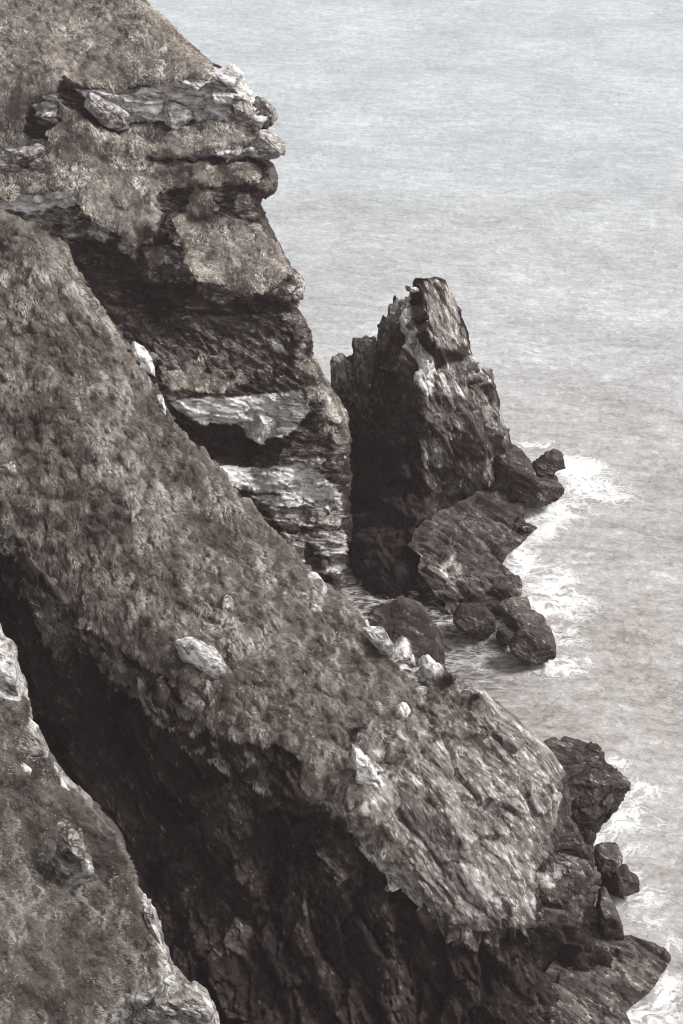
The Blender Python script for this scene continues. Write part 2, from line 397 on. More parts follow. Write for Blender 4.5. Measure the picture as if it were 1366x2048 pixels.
tonesA = [
 ([(190,180),(300,172),(420,135),(505,165),(558,235),(520,256),(440,248),(380,240),(350,260),(320,240),(270,245),(230,250),(200,225),(150,180)], .90),
 ([(320,205),(385,215),(385,240),(355,262),(335,245)], .82),
 ([(225,215),(262,235),(255,265),(225,258)], .8),
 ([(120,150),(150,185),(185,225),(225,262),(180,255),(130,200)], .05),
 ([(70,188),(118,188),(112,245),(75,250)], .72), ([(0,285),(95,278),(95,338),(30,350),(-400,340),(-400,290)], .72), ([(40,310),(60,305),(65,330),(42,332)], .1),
 ([(280,298),(520,290),(575,270),(575,318),(420,320),(280,322)], .80),
 ([(500,325),(560,325),(560,395),(515,395)], .42), ([(300,385),(420,365),(520,368),(515,435),(320,435)], .38), ([(460,385),(510,385),(500,420),(470,420)], .62),
 ([(-400,385),(50,388),(150,380),(160,405),(120,420),(60,425),(0,415),(-400,400)], .98),
 ([(40,425),(150,415),(190,440),(220,462),(215,480),(120,490),(60,460)], .5), ([(175,445),(222,462),(218,480),(180,475)], .82),
 ([(120,490),(220,475),(265,500),(330,560),(430,600),(430,628),(250,640),(180,560)], .17), ([(150,500),(215,510),(250,560),(240,600),(190,570)], .32),  # cave under the ledge: its shade is put into the rock tone
 ([(230,480),(310,445),(360,480),(360,500),(320,470),(280,490),(270,520)], .78),
 ([(280,490),(340,490),(380,540),(350,570),(300,560)], .50),
 ([(380,545),(430,565),(500,585),(550,575),(600,548),(612,575),(590,615),(520,600),(440,610),(400,590)], .54), ([(580,548),(612,560),(600,590),(575,585)], .66),
 ([(470,600),(560,605),(560,630),(470,630)], .24),
 ([(250,635),(620,625),(640,720),(600,710),(300,690)], .42), ([(560,640),(620,650),(625,715),(580,710)], .26), ([(538,668),(552,668),(568,700),(560,715),(548,700)], .85),
 ([(300,690),(600,705),(600,790),(430,790),(330,780)], .37), ([(590,700),(640,740),(700,840),(700,900),(640,860),(610,790)], .42),
 ([(340,800),(450,795),(600,780),(622,820),(600,850),(575,870),(545,892),(495,875),(470,850),(400,845),(360,825)], .88),
 ([(480,830),(560,825),(575,860),(545,892),(495,880)], .90),
 ([(330,800),(360,830),(400,850),(480,850),(500,880),(600,870),(590,905),(480,920),(410,920),(350,870)], .07),  # overhang shade below the white band, painted as near-black rock
 ([(600,850),(700,850),(700,930),(560,925)], .42), ([(560,900),(640,890),(640,940),(560,935)], .6),
 ([(420,930),(520,935),(600,925),(640,945),(685,985),(680,1010),(600,1000),(510,985),(440,970)], .88),
 ([(500,990),(680,1010),(680,1060),(560,1050)], .70), ([(520,1040),(660,1060),(600,1075),(540,1065)], .3),
 ([(560,1070),(690,1060),(695,1125),(660,1140),(600,1120)], .70), ([(645,1125),(695,1128),(695,1150),(650,1150)], .85),
 ([(600,1140),(700,1150),(740,1230),(640,1230)], .36), ([(610,1085),(640,1100),(640,1145),(610,1130)], .2)]
frA = frame((1, .1, -.18), (0, -1, .35)); frA2 = frame((.8, -.3, -.5), (0, -1, .5))
def frofA(px, py):
    w2 = np.clip((py-620)/40, 0, 1)*np.clip((800-py)/30, 0, 1)
    return [(frA, [((4.2, 1.5, 2.2), .40), ((1.7, .6, 1.0), .20), ((.7, .28, .45), .075)], 1-w2), (frA2, [((2.4, .7, 1.2), .28), ((.8, .25, .6), .12)], w2)]
matA = land_material('headland rock and turf', frA, (.32, 1.1, 1.1), 2.2, 1.2)
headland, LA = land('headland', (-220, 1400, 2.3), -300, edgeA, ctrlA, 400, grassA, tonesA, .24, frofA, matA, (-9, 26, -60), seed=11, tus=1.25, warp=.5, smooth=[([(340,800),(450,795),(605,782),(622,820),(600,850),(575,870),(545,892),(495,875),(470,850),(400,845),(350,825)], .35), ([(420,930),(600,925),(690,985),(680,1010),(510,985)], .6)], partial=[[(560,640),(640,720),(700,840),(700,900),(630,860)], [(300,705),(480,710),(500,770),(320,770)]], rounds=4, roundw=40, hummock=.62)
grow('grass', LA, 150000, .24, .038, grass_material('pale headland grass', 2.35), 'pale windswept grass on the slopes and ledges of the far headland', 5, bias=.05, con=.8)

# ------------------------------------------------------------------ middle ridge: grass slope, bare nose and dark gully cliff
edgeB = [(-300,230),(-120,350),(0,425),(60,452),(130,505),(165,565),(205,620),(258,690),(300,745),(318,800),(335,840),(372,890),(420,930),(460,975),(500,1020),(550,1080),(600,1130),(650,1175),(700,1215),(735,1250),(775,1285),(822,1325),(850,1318),(880,1335),(925,1365),(972,1390),(1010,1430),(1060,1468),(1098,1505),(1132,1548),(1142,1600),(1140,1660),(1160,1705),(1198,1745),(1205,1790),(1228,1840),(1248,1872),(1230,1900),(1190,1960),(1160,2010),(1130,2060),(1060,2280)]
B_ = ctrlB = []
cr = [(-300,230),(0,425),(130,505),(258,690),(335,840),(420,930),(550,1080),(700,1215),(822,1325),(972,1390),(1060,1468),(1132,1548)]
line(B_, cr, [112,108,107,105,103.5,102,99.5,97,95.5,94,92,90])
line(B_, [(-300,600),(0,650),(0,850),(150,800),(250,950),(400,1150),(550,1300),(700,1400)], [104,102.5,97.5,100,96.8,93.5,91,89.5])
line(B_, [(-300,950),(0,1060),(60,1150),(180,1265),(340,1380),(470,1490),(600,1590),(690,1610)], [95,92.5,90.5,88.5,86.8,85.3,83.8,83.2])
line(B_, [(760,1500),(850,1450),(900,1550),(1000,1600),(1100,1600),(1130,1640)], [87.2,90.5,87.6,86.5,87.0,87.0])
line(B_, [(700,1650),(780,1720),(880,1835),(1000,1850),(1075,1840),(1075,1730),(1120,1700)], [82.6,81.6,79.6,79.6,80.4,83.6,84.6])
line(B_, [(710,1680),(780,1760),(880,1870),(1000,1885),(1080,1880)], [83.4,82.0,80.0,79.8,80.4])
line(B_, [(1150,1700),(1190,1790),(1225,1870),(1150,1800),(1120,1900),(1180,1900)], [88.0,87.3,dist(1870,.4),84.6,81.4,83.2])
line(B_, [(1130,2048),(1000,2000),(850,2000),(700,2048),(500,2048),(350,2048)], [dist(2048,1),77.2,76.8,75.6,76,76.5])
line(B_, [(620,1650),(600,1800),(500,1700),(400,1560),(300,1500),(200,1400),(100,1300),(60,1210)], [86.2,81.4,84.4,87.6,88.6,90.6,91.4,92.0])
line(B_, [(100,1420),(200,1600),(300,1750),(380,1900),(0,1300),(0,1200)], [91.0,86.8,84.2,80.4,92,92])
line(B_, [(-300,1200),(-300,1600),(0,1600),(0,2280),(500,2280),(1060,2280),(-300,2280)], [93,88,88,72,69.5,68.2,74])
grassB = [[(-400,100),(0,415),(135,500),(262,690),(340,840),(425,930),(555,1080),(650,1168),(720,1240),(760,1300),(800,1345),(830,1380),(800,1400),(775,1440),(740,1450),(690,1462),(700,1510),(720,1565),(745,1580),(715,1625),(650,1602),(605,1592),(600,1530),(560,1495),(480,1480),(420,1455),(370,1400),(330,1350),(250,1300),(190,1275),(140,1190),(90,1150),(70,1110),(50,1075),(0,1062),(-400,1010)],
 [(840,1372),(900,1385),(935,1400),(900,1420),(850,1410)], [(770,1480),(830,1500),(800,1530),(760,1520)], [(700,1620),(740,1640),(800,1700),(835,1745),(780,1715),(720,1660)],
 [(865,1440),(920,1440),(910,1460),(860,1465)]]
tonesB = [  # gully entries and the low base tone paint the cliff's shade into its colour
 ([(700,1210),(822,1318),(980,1385),(1100,1500),(1145,1560),(1145,1640),(1115,1690),(1078,1740),(1075,1850),(1000,1880),(890,1870),(835,1790),(700,1655),(640,1605),(740,1570),(690,1480),(800,1400),(720,1250)], .60),
 ([(1128,1540),(1160,1560),(1165,1700),(1210,1760),(1190,1850),(1085,1850),(1078,1760),(1102,1700),(1112,1640),(1126,1590)], .30),
 ([(920,1722),(1000,1700),(1040,1700),(1075,1735),(1075,1805),(1020,1830),(985,1810),(940,1780)], .69),
 ([(760,1640),(840,1700),(900,1760),(880,1820),(830,1770)], .62),
 ([(860,1500),(960,1560),(1040,1600),(1000,1640),(900,1570)], .60), ([(740,1560),(830,1560),(900,1640),(930,1700),(870,1700),(800,1640)], .45),
 ([(640,1600),(700,1630),(790,1740),(850,1800),(840,1820),(700,1680)], .62),
 ([(720,1235),(760,1270),(822,1325),(870,1325),(880,1350),(850,1365),(800,1345),(740,1290),(712,1255)], .82),
 ([(690,1488),(725,1505),(748,1545),(768,1572),(722,1572),(718,1530)], .95), ([(788,1408),(822,1406),(826,1440),(800,1462),(785,1440)], .88),
 ([(590,1135),(640,1160),(720,1240),(740,1280),(700,1250),(640,1190)], .8), ([(255,680),(300,700),(312,750),(280,750),(270,710)], .92), ([(305,785),(332,835),(318,842)], .85),
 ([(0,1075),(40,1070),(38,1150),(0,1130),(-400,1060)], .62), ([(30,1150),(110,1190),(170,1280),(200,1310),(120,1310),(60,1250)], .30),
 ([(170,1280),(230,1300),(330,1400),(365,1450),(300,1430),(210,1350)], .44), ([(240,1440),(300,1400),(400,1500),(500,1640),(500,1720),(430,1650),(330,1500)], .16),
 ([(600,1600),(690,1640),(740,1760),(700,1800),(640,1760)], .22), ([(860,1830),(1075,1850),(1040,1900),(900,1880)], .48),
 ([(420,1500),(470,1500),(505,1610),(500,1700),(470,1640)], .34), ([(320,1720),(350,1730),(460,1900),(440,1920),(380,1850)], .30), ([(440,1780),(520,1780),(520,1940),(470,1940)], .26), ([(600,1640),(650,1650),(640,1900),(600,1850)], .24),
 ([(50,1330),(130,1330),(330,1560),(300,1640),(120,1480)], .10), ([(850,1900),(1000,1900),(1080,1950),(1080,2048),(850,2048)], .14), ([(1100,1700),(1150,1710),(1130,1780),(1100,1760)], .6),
 ([(1195,1790),(1250,1872),(1180,1880),(1150,1830)], .36), ([(0,930),(38,920),(40,945),(5,958)], .75)]
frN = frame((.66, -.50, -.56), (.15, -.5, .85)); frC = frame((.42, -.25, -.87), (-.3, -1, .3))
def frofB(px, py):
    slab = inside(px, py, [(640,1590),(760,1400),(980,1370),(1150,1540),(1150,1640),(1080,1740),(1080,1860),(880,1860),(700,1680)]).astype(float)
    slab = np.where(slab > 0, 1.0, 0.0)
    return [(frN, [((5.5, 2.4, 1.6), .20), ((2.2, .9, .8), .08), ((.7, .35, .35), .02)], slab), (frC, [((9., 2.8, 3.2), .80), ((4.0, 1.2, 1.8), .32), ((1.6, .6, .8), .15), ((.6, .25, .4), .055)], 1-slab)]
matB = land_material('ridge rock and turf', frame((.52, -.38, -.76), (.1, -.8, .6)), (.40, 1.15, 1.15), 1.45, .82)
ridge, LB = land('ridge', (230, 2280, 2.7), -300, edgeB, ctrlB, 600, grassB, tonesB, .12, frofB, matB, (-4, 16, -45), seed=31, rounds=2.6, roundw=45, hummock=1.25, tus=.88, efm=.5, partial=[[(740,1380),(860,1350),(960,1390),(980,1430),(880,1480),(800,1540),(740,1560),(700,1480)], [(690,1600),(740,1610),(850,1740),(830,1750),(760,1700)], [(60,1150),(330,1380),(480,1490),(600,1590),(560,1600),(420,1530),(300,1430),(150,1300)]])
grow('grass', LB, 320000, .25, .020, grass_material('tussock grass', 1.55), 'tussocky grass combed downhill over the middle ridge', 25)

# ------------------------------------------------------------------ near slope
edgeD = [(-60,1180),(0,1285),(18,1290),(30,1335),(40,1400),(44,1440),(70,1465),(88,1500),(90,1520),(120,1560),(165,1600),(200,1650),(232,1690),(245,1720),(262,1760),(300,1820),(316,1860),(330,1910),(350,1960),(378,1985),(410,2005),(428,2030),(440,2060),(500,2300)]
D_ = ctrlD = []
line(D_, [(0,1285),(40,1420),(90,1510),(165,1600),(245,1720),(316,1860),(350,1960),(430,2040),(500,2300)], [60,58.5,57.5,56.3,54.5,52,50.5,48.6,45])
line(D_, [(-300,1100),(-300,1500),(0,1600),(0,1800),(100,1900),(0,2050),(200,2048),(-300,2048),(0,2300),(-300,2300)], [62,56,53,49,48.5,43.5,46.0,41,39,36])
grassD = [[(-400,1000),(-100,1180),(-10,1400),(35,1400),(40,1450),(25,1500),(60,1520),(95,1520),(118,1562),(165,1605),(230,1695),(240,1740),(262,1790),(285,1840),(300,1900),(318,1960),(300,1990),(235,2000),(225,2040),(200,2080),(-50,2320),(-400,2320)]]
tonesD = [([(-60,1180),(0,1280),(35,1330),(40,1410),(0,1400),(-60,1300)], .82)]
def frofD(px, py): return [(frame((.5, -.2, -.8), (.3, -.6, .6)), [((1.8, .7, 1.0), .18), ((.7, .3, .5), .08), ((.3, .12, .2), .02)], 1.0)]
matD = land_material('near slope rock and turf', frame((.5, -.2, -.8), (.3, -.6, .6)), (.6, 1.5, 1.2), .95)
near, LD = land('near_slope', (1180, 2300, 2.4), -300, edgeD, ctrlD, 260, grassD, tonesD, .66, frofD, matD, (-2, 10, -40), seed=57, rounds=1.6, roundw=30, hummock=1.0, tus=.50)
grow('grass', LD, 150000, .16, .012, grass_material('near slope grass', .95), 'dark tussocky grass with tiny pale flowers on the nearest slope', 45, box=(-80, 700, 1150, 2150))

# ------------------------------------------------------------------ sea
def sea():
    ys = [62.0]
    while ys[-1] < 420: ys.append(ys[-1]+0.16*(ys[-1]/80)**1.35)
    while ys[-1] < 30000: ys.append(ys[-1]+(ys[-1]-400)*0.12+8)
    pre = [-3000, -800, -200, 0, 40, 55]
    ys = np.array(pre+ys)
    u = np.linspace(-1, 1, 640); u = np.sign(u)*(np.abs(u)*.75+.25*np.abs(u)**5)
    half = np.where(ys < 80, 34, ys*.42)
    X = u[None]*half[:, None]+6; Y = np.repeat(ys[:, None], 640, 1)
    ext = np.array([-20000, -4000, -900, -300.]); far = np.abs(ext)
    X = np.concatenate([np.repeat(-far[None], len(ys), 0)-half[:, None], X, np.repeat(far[::-1][None], len(ys), 0)+half[:, None]], 1)
    Y = np.repeat(ys[:, None], X.shape[1], 1)
    q = np.stack([X.ravel(), Y.ravel(), np.zeros(X.size)], -1)
    vis = (q[:, 1] < 440) & (q[:, 1] > 55) & (np.abs(q[:, 0]) < 200)
    z = np.zeros(len(q)); p = q[vis]
    c, s = math.cos(-.25), math.sin(-.25); r = np.stack([p[:, 0]*c-p[:, 1]*s, p[:, 0]*s+p[:, 1]*c, p[:, 2]], -1)
    w = 0.55*fbm(r*np.array([.05, .13, 1]), 3, 1)
    w += 0.11*(1-2*np.abs(fbm(r*np.array([.25, .80, 1])+.5*fbm(r*.3, 2, 9)[:, None], 4, 3, .6)))
    w += 0.075*(1-2*np.abs(fbm(r*np.array([.7, 1.9, 1]), 3, 5)))
    z[vis] = w
    px, py = bearing(q+0)
    foam = np.zeros(len(q))
    for (cx, cy, rx, ry, a, k) in FOAM:
        ca, sa = math.cos(math.radians(a)), math.sin(math.radians(a))
        dx, dy = px-cx, py-cy; e1 = (dx*ca+dy*sa)/rx; e2 = (-dx*sa+dy*ca)/ry
        foam = np.maximum(foam, k*np.exp(-(.62*(e1*e1+e2*e2))**1.0))
    foam[~vis] = 0
    silt = np.clip((py-250)/900, 0, 1)**.8; silt[~vis] = 0
    refl = np.clip(np.exp(-(((px-900)/150)**2+((py-1300)/150)**2)**1.5)*.9 + 1.6*np.exp(-(((px-790)/120)**2+((py-1180)/75)**2)**1.5), 0, 1.6); refl[~vis] = 0  # where the water is darkened by a painted reflection of the dark cliffs
    V = q.copy(); V[:, 2] = z*(1-.3*foam)-.05
    ob = mesh_obj('sea', V, gridfaces(*X.shape)[:, ::-1], sea_mat(), attrs={'foam': foam, 'silt': silt, 'cliff_reflection': refl})
    return tag(ob, kind='structure')
FOAM = [(1150,935,70,24,10,1.25),(1190,975,85,34,15,.95),(1120,1020,90,32,-12,.95),(1090,1055,60,30,-20,.9),(1045,1120,45,38,60,1.0),(1100,1170,60,45,0,1.0),(1130,1210,70,40,10,.95),
 (1075,1215,60,24,10,1.0),(1120,1270,60,30,10,.8),(1120,1330,80,28,-8,.85),(1010,1255,40,16,20,.95),(1060,890,60,12,0,.75),(1150,895,50,10,0,.5),(1240,990,40,30,0,.55),(1180,1090,60,40,0,.4),(1020,1310,60,25,10,.55),(940,1265,50,40,40,.5),
 (960,1330,60,30,30,.45),(1230,1530,50,22,0,.8),(1290,1580,45,25,20,.8),(1250,1640,60,34,-40,1.0),(1190,1690,35,25,-40,1.05),(1300,1650,60,30,-10,.6),(1220,1740,22,40,20,.95),(1270,1800,60,26,0,.85),(1240,1760,50,20,0,.9),(1300,1850,60,22,20,.7),
 (1345,1900,25,50,0,.7),(1330,1990,30,50,20,1.0),(1270,2030,35,20,-30,1.1),(1310,2040,60,30,0,.8),(1260,1700,70,20,0,.7),(1330,1540,60,20,5,.4),(1000,1220,40,10,0,.8)]
def sea_mat():
    t = NT('sea water'); c = t.coord()
    fs = frame((math.cos(-.13), math.sin(-.13), 0), (0, 0, 1)); fs2 = frame((math.cos(-.30), math.sin(-.30), 0), (0, 0, 1))
    v = t.along(c, fs, (.36, 1, 1)); v2 = t.along(c, fs2, (.6, 1, 1))
    n1 = t.noise(v2, .07, 5, .6, .4); n2 = t.noise(v, .8, 8, .72, .5); n3 = t.noise(v2, 2.3, 6, .72, .8)
    x = t.math('ADD', t.math('MULTIPLY', n1, .35), t.math('ADD', t.math('MULTIPLY', n2, .45), t.math('MULTIPLY', n3, .42)))
    silt = t.math('MULTIPLY', t.attr('silt'), 1.0, True)
    col = t.ramp(x, [(.46, (.245, .266, .277)), (.60, (.335, .362, .376)), (.74, (.46, .488, .502))])
    scol = t.ramp(x, [(.46, (.13, .114, .104)), (.58, (.27, .252, .237)), (.67, (.355, .345, .335)), (.76, (.56, .56, .555))])
    col = t.mix(silt, col, scol)
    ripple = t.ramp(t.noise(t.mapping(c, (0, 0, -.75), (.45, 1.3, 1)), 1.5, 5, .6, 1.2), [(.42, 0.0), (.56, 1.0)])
    col = t.mix(t.math('MULTIPLY', t.attr('cliff_reflection'), t.math('SUBTRACT', 1.0, ripple), True), col, (.03, .024, .023))
    # lacy foam: warped ridges thresholded by how churned the water is
    wv = t.n('ShaderNodeTexNoise'); wv.inputs['Scale'].default_value = .35; wv.inputs['Detail'].default_value = 4; t.l(c, wv.inputs['Vector'])
    ad = t.n('ShaderNodeVectorMath'); ad.operation = 'MULTIPLY_ADD'; t.l(wv.outputs['Color'], ad.inputs[0]); ad.inputs[1].default_value = (5, 5, 0); t.l(c, ad.inputs[2])
    fv = t.mapping(ad.outputs[0], (0, 0, .3), (.6, 1, 0))
    lace = t.math('SUBTRACT', 1.0, t.math('MULTIPLY', t.math('ABSOLUTE', t.math('SUBTRACT', t.noise(fv, .95, 6, .60), .5)), 8.0), True)
    blot = t.noise(fv, .5, 8, .72)
    k = t.math('ADD', t.math('MULTIPLY', lace, .36), t.math('MULTIPLY', blot, .85))
    k = t.math('SUBTRACT', t.math('ADD', k, t.math('MULTIPLY', t.attr('foam'), .65)), 1.0)
    k = t.ramp(t.math('MULTIPLY', k, 1.0), [(.0, 0.0), (.14, .30), (.50, .95)])
    fleck = t.math('MULTIPLY', t.ramp(t.noise(v2, 1.3, 8, .75, .8), [(.63, 0.0), (.70, .55)]), silt)
    k = t.math('MAXIMUM', k, fleck)
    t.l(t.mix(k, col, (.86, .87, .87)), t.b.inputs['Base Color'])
    t.l(t.math('ADD', .22, t.math('MULTIPLY', k, .5)), t.b.inputs['Roughness'])
    h = t.math('ADD', n2, t.math('MULTIPLY', n3, .6))
    t.l(t.bump(t.math('ADD', h, t.math('MULTIPLY', k, .25)), .75, .35), t.b.inputs['Normal'])
    return t.m
sea()
sb = mesh_obj('seabed', np.array([(-21000, -3000, -9), (21000, -3000, -9), (21000, 30000, -9), (-21000, 30000, -9)], float), np.array([[0, 1, 2, 3]]), rock_material('seabed rock', tone=.2)); tag(sb, kind='structure')

# ------------------------------------------------------------------ free-standing rock
def column(name, rows, left, right, ctrl, thick, mat, tones, base, fr, sizes, nf=150, nb=50, seed=0, parent=None, roundf=.25, dis=1.0, smooth=()):
    """upstanding rock mass: rings front and back, closed"""
    pys = np.arange(*rows).astype(float)
    lf = np.array(sorted(left, key=lambda a: a[1]), float); rt = np.array(sorted(right, key=lambda a: a[1]), float)
    xl = np.interp(pys, lf[:, 1], lf[:, 0]); xr = np.interp(pys, rt[:, 1], rt[:, 0])
    u = (1-np.cos(np.linspace(0, math.pi, nf)))/2*.5+np.linspace(0, 1, nf)*.5
    PX = xl[:, None]+(xr-xl)[:, None]*u[None]; PY = np.repeat(pys[:, None], nf, 1)
    Y = rbf(ctrl)(PX, PY); e = np.minimum(u, 1-u)*2
    T = np.interp(pys, [p[0] for p in thick], [p[1] for p in thick])
    Yf = Y + (roundf*T)[:, None]*((1-e)**3)[None]
    ub = np.linspace(1, 0, nb+2)[1:-1]; PXb = xl[:, None]+(xr-xl)[:, None]*ub[None]; PYb = np.repeat(pys[:, None], nb, 1)
    Yb = (Yf[:, -1]*1.0)[:, None]*ub[None]+(Yf[:, 0])[:, None]*(1-ub)[None] + T[:, None]*np.sqrt(np.clip(1-(2*ub-1)**2, 0, 1))[None]
    # behind, keep the same heights so that the back stands upright
    Pf = at(PX, PY, Yf); Pb = at(PXb, PYb, Yb)
    zrow = Pf[:, :, 2].mean(1)
    Pb[..., 2] = Pb[..., 2]*.82 + zrow[:, None]*.18 - .6
    P = np.concatenate([Pf, Pb], 1); PXa = np.concatenate([PX, PXb], 1); PYa = np.concatenate([PY, PYb], 1)
    N = gridnormals(P, True); N = blur3(N, 2); q = P.reshape(-1, 3)
    disp = .05*fbm(q*3, 3, seed); crack = np.zeros(len(q)); tone = np.full(len(q), base)
    qx = PXa.ravel()+fbm(q*.6, 4, seed+5)*14; qy = PYa.ravel()+fbm(q*.6, 4, seed+6)*14
    for p, v in tones: tone[inside(qx, qy, p)] = v
    tone = blur(tone.reshape(PXa.shape), 3).ravel()
    for sz, amp in sizes:
        h, r, c = facets(q, fr, sz, seed+int(sz[0]*100)); disp += amp*h; crack = np.maximum(crack, c); tone += (r-.5)*.14
    ef = np.clip(.25+np.concatenate([np.repeat(np.minimum(PX-xl[:, None], xr[:, None]-PX), 1, 1), np.full(PXb.shape, 30.)], 1)/26, .25, 1).ravel()
    calm = np.ones(len(q))
    for p, v in smooth: calm[inside(qx, qy, p)] = v
    ef = ef*blur(calm.reshape(PXa.shape), 4).ravel()
    P = (q+N.reshape(-1, 3)*(disp*dis*ef)[:, None]).reshape(P.shape)
    r_, c_ = P.shape[:2]; V = P.reshape(-1, 3); F = gridfaces(r_, c_, True)
    V = np.concatenate([V, P[0].mean(0)[None], P[-1].mean(0)[None]]); n = r_*c_
    i = np.arange(c_); j = (i+1) % c_
    cap = np.concatenate([np.stack([np.full(c_, n), i, j, j], -1), np.stack([np.full(c_, n+1), (r_-1)*c_+j, (r_-1)*c_+i, (r_-1)*c_+i], -1)])
    add = lambda a: np.concatenate([a, [base, base]])
    me = mesh_obj_mixed(name, V, F, cap[:, :3], mat, parent, {'tone': add(tone), 'crack': add(crack), 'rock': np.ones(len(V))})
    return me
def mesh_obj_mixed(name, V, Q, T, mat, parent, attrs):
    V = np.ascontiguousarray(V, np.float32); me = bpy.data.meshes.new(name)
    me.vertices.add(len(V)); me.vertices.foreach_set('co', V.ravel())
    li = np.concatenate([Q.ravel(), T.ravel()]).astype(np.int32); me.loops.add(len(li)); me.loops.foreach_set('vertex_index', li)
    ls = np.concatenate([np.arange(len(Q))*4, len(Q)*4+np.arange(len(T))*3]).astype(np.int32); lt = np.concatenate([np.full(len(Q), 4), np.full(len(T), 3)]).astype(np.int32)
    me.polygons.add(len(ls)); me.polygons.foreach_set('loop_start', ls); me.polygons.foreach_set('loop_total', lt)
    me.polygons.foreach_set('use_smooth', np.ones(len(ls), bool)); me.update(calc_edges=True)
    for an, av in attrs.items():
        a = me.attributes.new(an, 'FLOAT', 'POINT'); a.data.foreach_set('value', np.ascontiguousarray(av, np.float32))
    me.materials.append(mat); o = bpy.data.objects.new(name, me); S.collection.objects.link(o)
    if parent: o.parent = parent
    return o
def boulder(name, outline, y, thick, mat, tone=.5, fr=None, sizes=None, seed=0, parent=None, tilt=(0, 0), nt=None, power=.5, squash=1.0, cuts=13, cut=(.46, .80)):
    """closed angular rock: outline seen from the cliff top, at ground distance y, with its own depth"""
    pl = np.array(outline, float); c = pl.mean(0)
    per = np.linalg.norm(np.roll(pl, -1, 0)-pl, axis=1).sum(); nt = nt or int(np.clip(per/2.4, 40, 420)); npn = int(np.clip(nt*.42, 22, 170))
    th = np.linspace(0, 2*math.pi, nt, endpoint=False)
    rad = np.zeros(nt)
    for k, t in enumerate(th):
        dx, dy = math.cos(t), math.sin(t); best = 0
        for i in range(len(pl)):
            a = pl[i]-c; b = pl[(i+1) % len(pl)]-c; e = b-a; den = dx*e[1]-dy*e[0]
            if abs(den) < 1e-9: continue
            r = (a[0]*e[1]-a[1]*e[0])/den; s = (a[0]*dy-a[1]*dx)/den
            if r > 0 and -1e-6 <= s <= 1+1e-6: best = max(best, r)
        rad[k] = best
    ph = np.linspace(0.02, math.pi-.02, npn)
    r = np.sin(ph)**.8; dep = -np.sign(np.cos(ph))*np.abs(np.cos(ph))**power
    PX = c[0]+r[:, None]*(rad*np.cos(th))[None]; PY = c[1]+r[:, None]*(rad*np.sin(th))[None]
    Y = y + dep[:, None]*thick + tilt[0]*(PX-c[0])/100+tilt[1]*(PY-c[1])/100
    P0 = at(PX, PY, y+tilt[0]*(PX-c[0])/100+tilt[1]*(PY-c[1])/100)
    dirv = np.array([0, 1.0, -.35*squash]); P = P0 + dirv*(dep*thick)[:, None, None]
    N = gridnormals(P, True); q = P.reshape(-1, 3); cen = q.mean(0)
    nn = N.reshape(-1, 3)
    if ((q-cen)*nn).sum() < 0: nn = -nn; flip = True
    else: flip = False
    fr = frC if fr is None else fr; R = float(rad.mean())/FPX*y*1.2
    sizes = sizes or [((R*1.5, R*.8, R*.9), R*.04), ((R*.5, R*.25, R*.35), R*.018)]
    disp = .05*R*fbm(q*2/R, 3, seed); crack = np.zeros(len(q)); tn = np.full(len(q), float(tone))
    for n_, (sz, amp) in enumerate(sizes):
        if n_ == 0 and mat is M_pale: tn = tn-.01+.30*fbm(q*3.1, 4, seed+3)
        h, rr, ck = facets(q, fr, sz, seed+n_*7); disp += amp*h; crack = np.maximum(crack, ck*.6); tn += (rr-.5)*.12
    rg = np.random.default_rng(seed+500); sc = np.abs(q-cen).max(0)
    q0 = q.copy()
    for _ in range(cuts):
        d_ = rg.normal(0, 1, 3)*np.array([.75, .4, .7]); d_[1] -= .75; d_[2] += .45; d_ /= np.linalg.norm(d_)
        pr = (q-cen)@d_; m = pr.max()*rg.uniform(*cut)
        q = q-np.clip(pr-m, 0, None)[:, None]*d_*.94
    if cuts:
        lo, hi = q0.min(0), q0.max(0); l2, h2 = q.min(0), q.max(0); lo = lo*.5+l2*.5; hi = hi*.5+h2*.5; q = lo+(q-l2)*(hi-lo)/(h2-l2)
    q = q+nn*disp[:, None]; F = gridfaces(npn, nt, True)
    if flip: F = F[:, ::-1]
    V = np.concatenate([q, q[:nt].mean(0)[None], q[-nt:].mean(0)[None]]); n = npn*nt; i = np.arange(nt); j = (i+1) % nt
    cap = np.concatenate([np.stack([np.full(nt, n), i, j], -1), np.stack([np.full(nt, n+1), (npn-1)*nt+j, (npn-1)*nt+i], -1)])
    ad = lambda a, v: np.concatenate([a, [v, v]])
    return mesh_obj_mixed(name, V, F, cap, mat, parent, {'tone': ad(tn, tone), 'crack': ad(crack, 0), 'rock': np.ones(len(V))})

M_stack = rock_material('sea stack rock', frame((.38, -.1, -.92), (.5, -.8, .25)), (.3, 1, 1))
M_wet = rock_material('wave-wet rock', frame((.8, -.4, -.3), (0, -.6, .8)), (.4, 1.2, 1.2))
M_pale = rock_material('lichened rock', frame((.8, 0, -.5), (0, -.8, .6)), (.7, 1.4, 1.4))
M_lay = rock_material('layered ledge rock', frA, (.25, 1.2, 1.4))

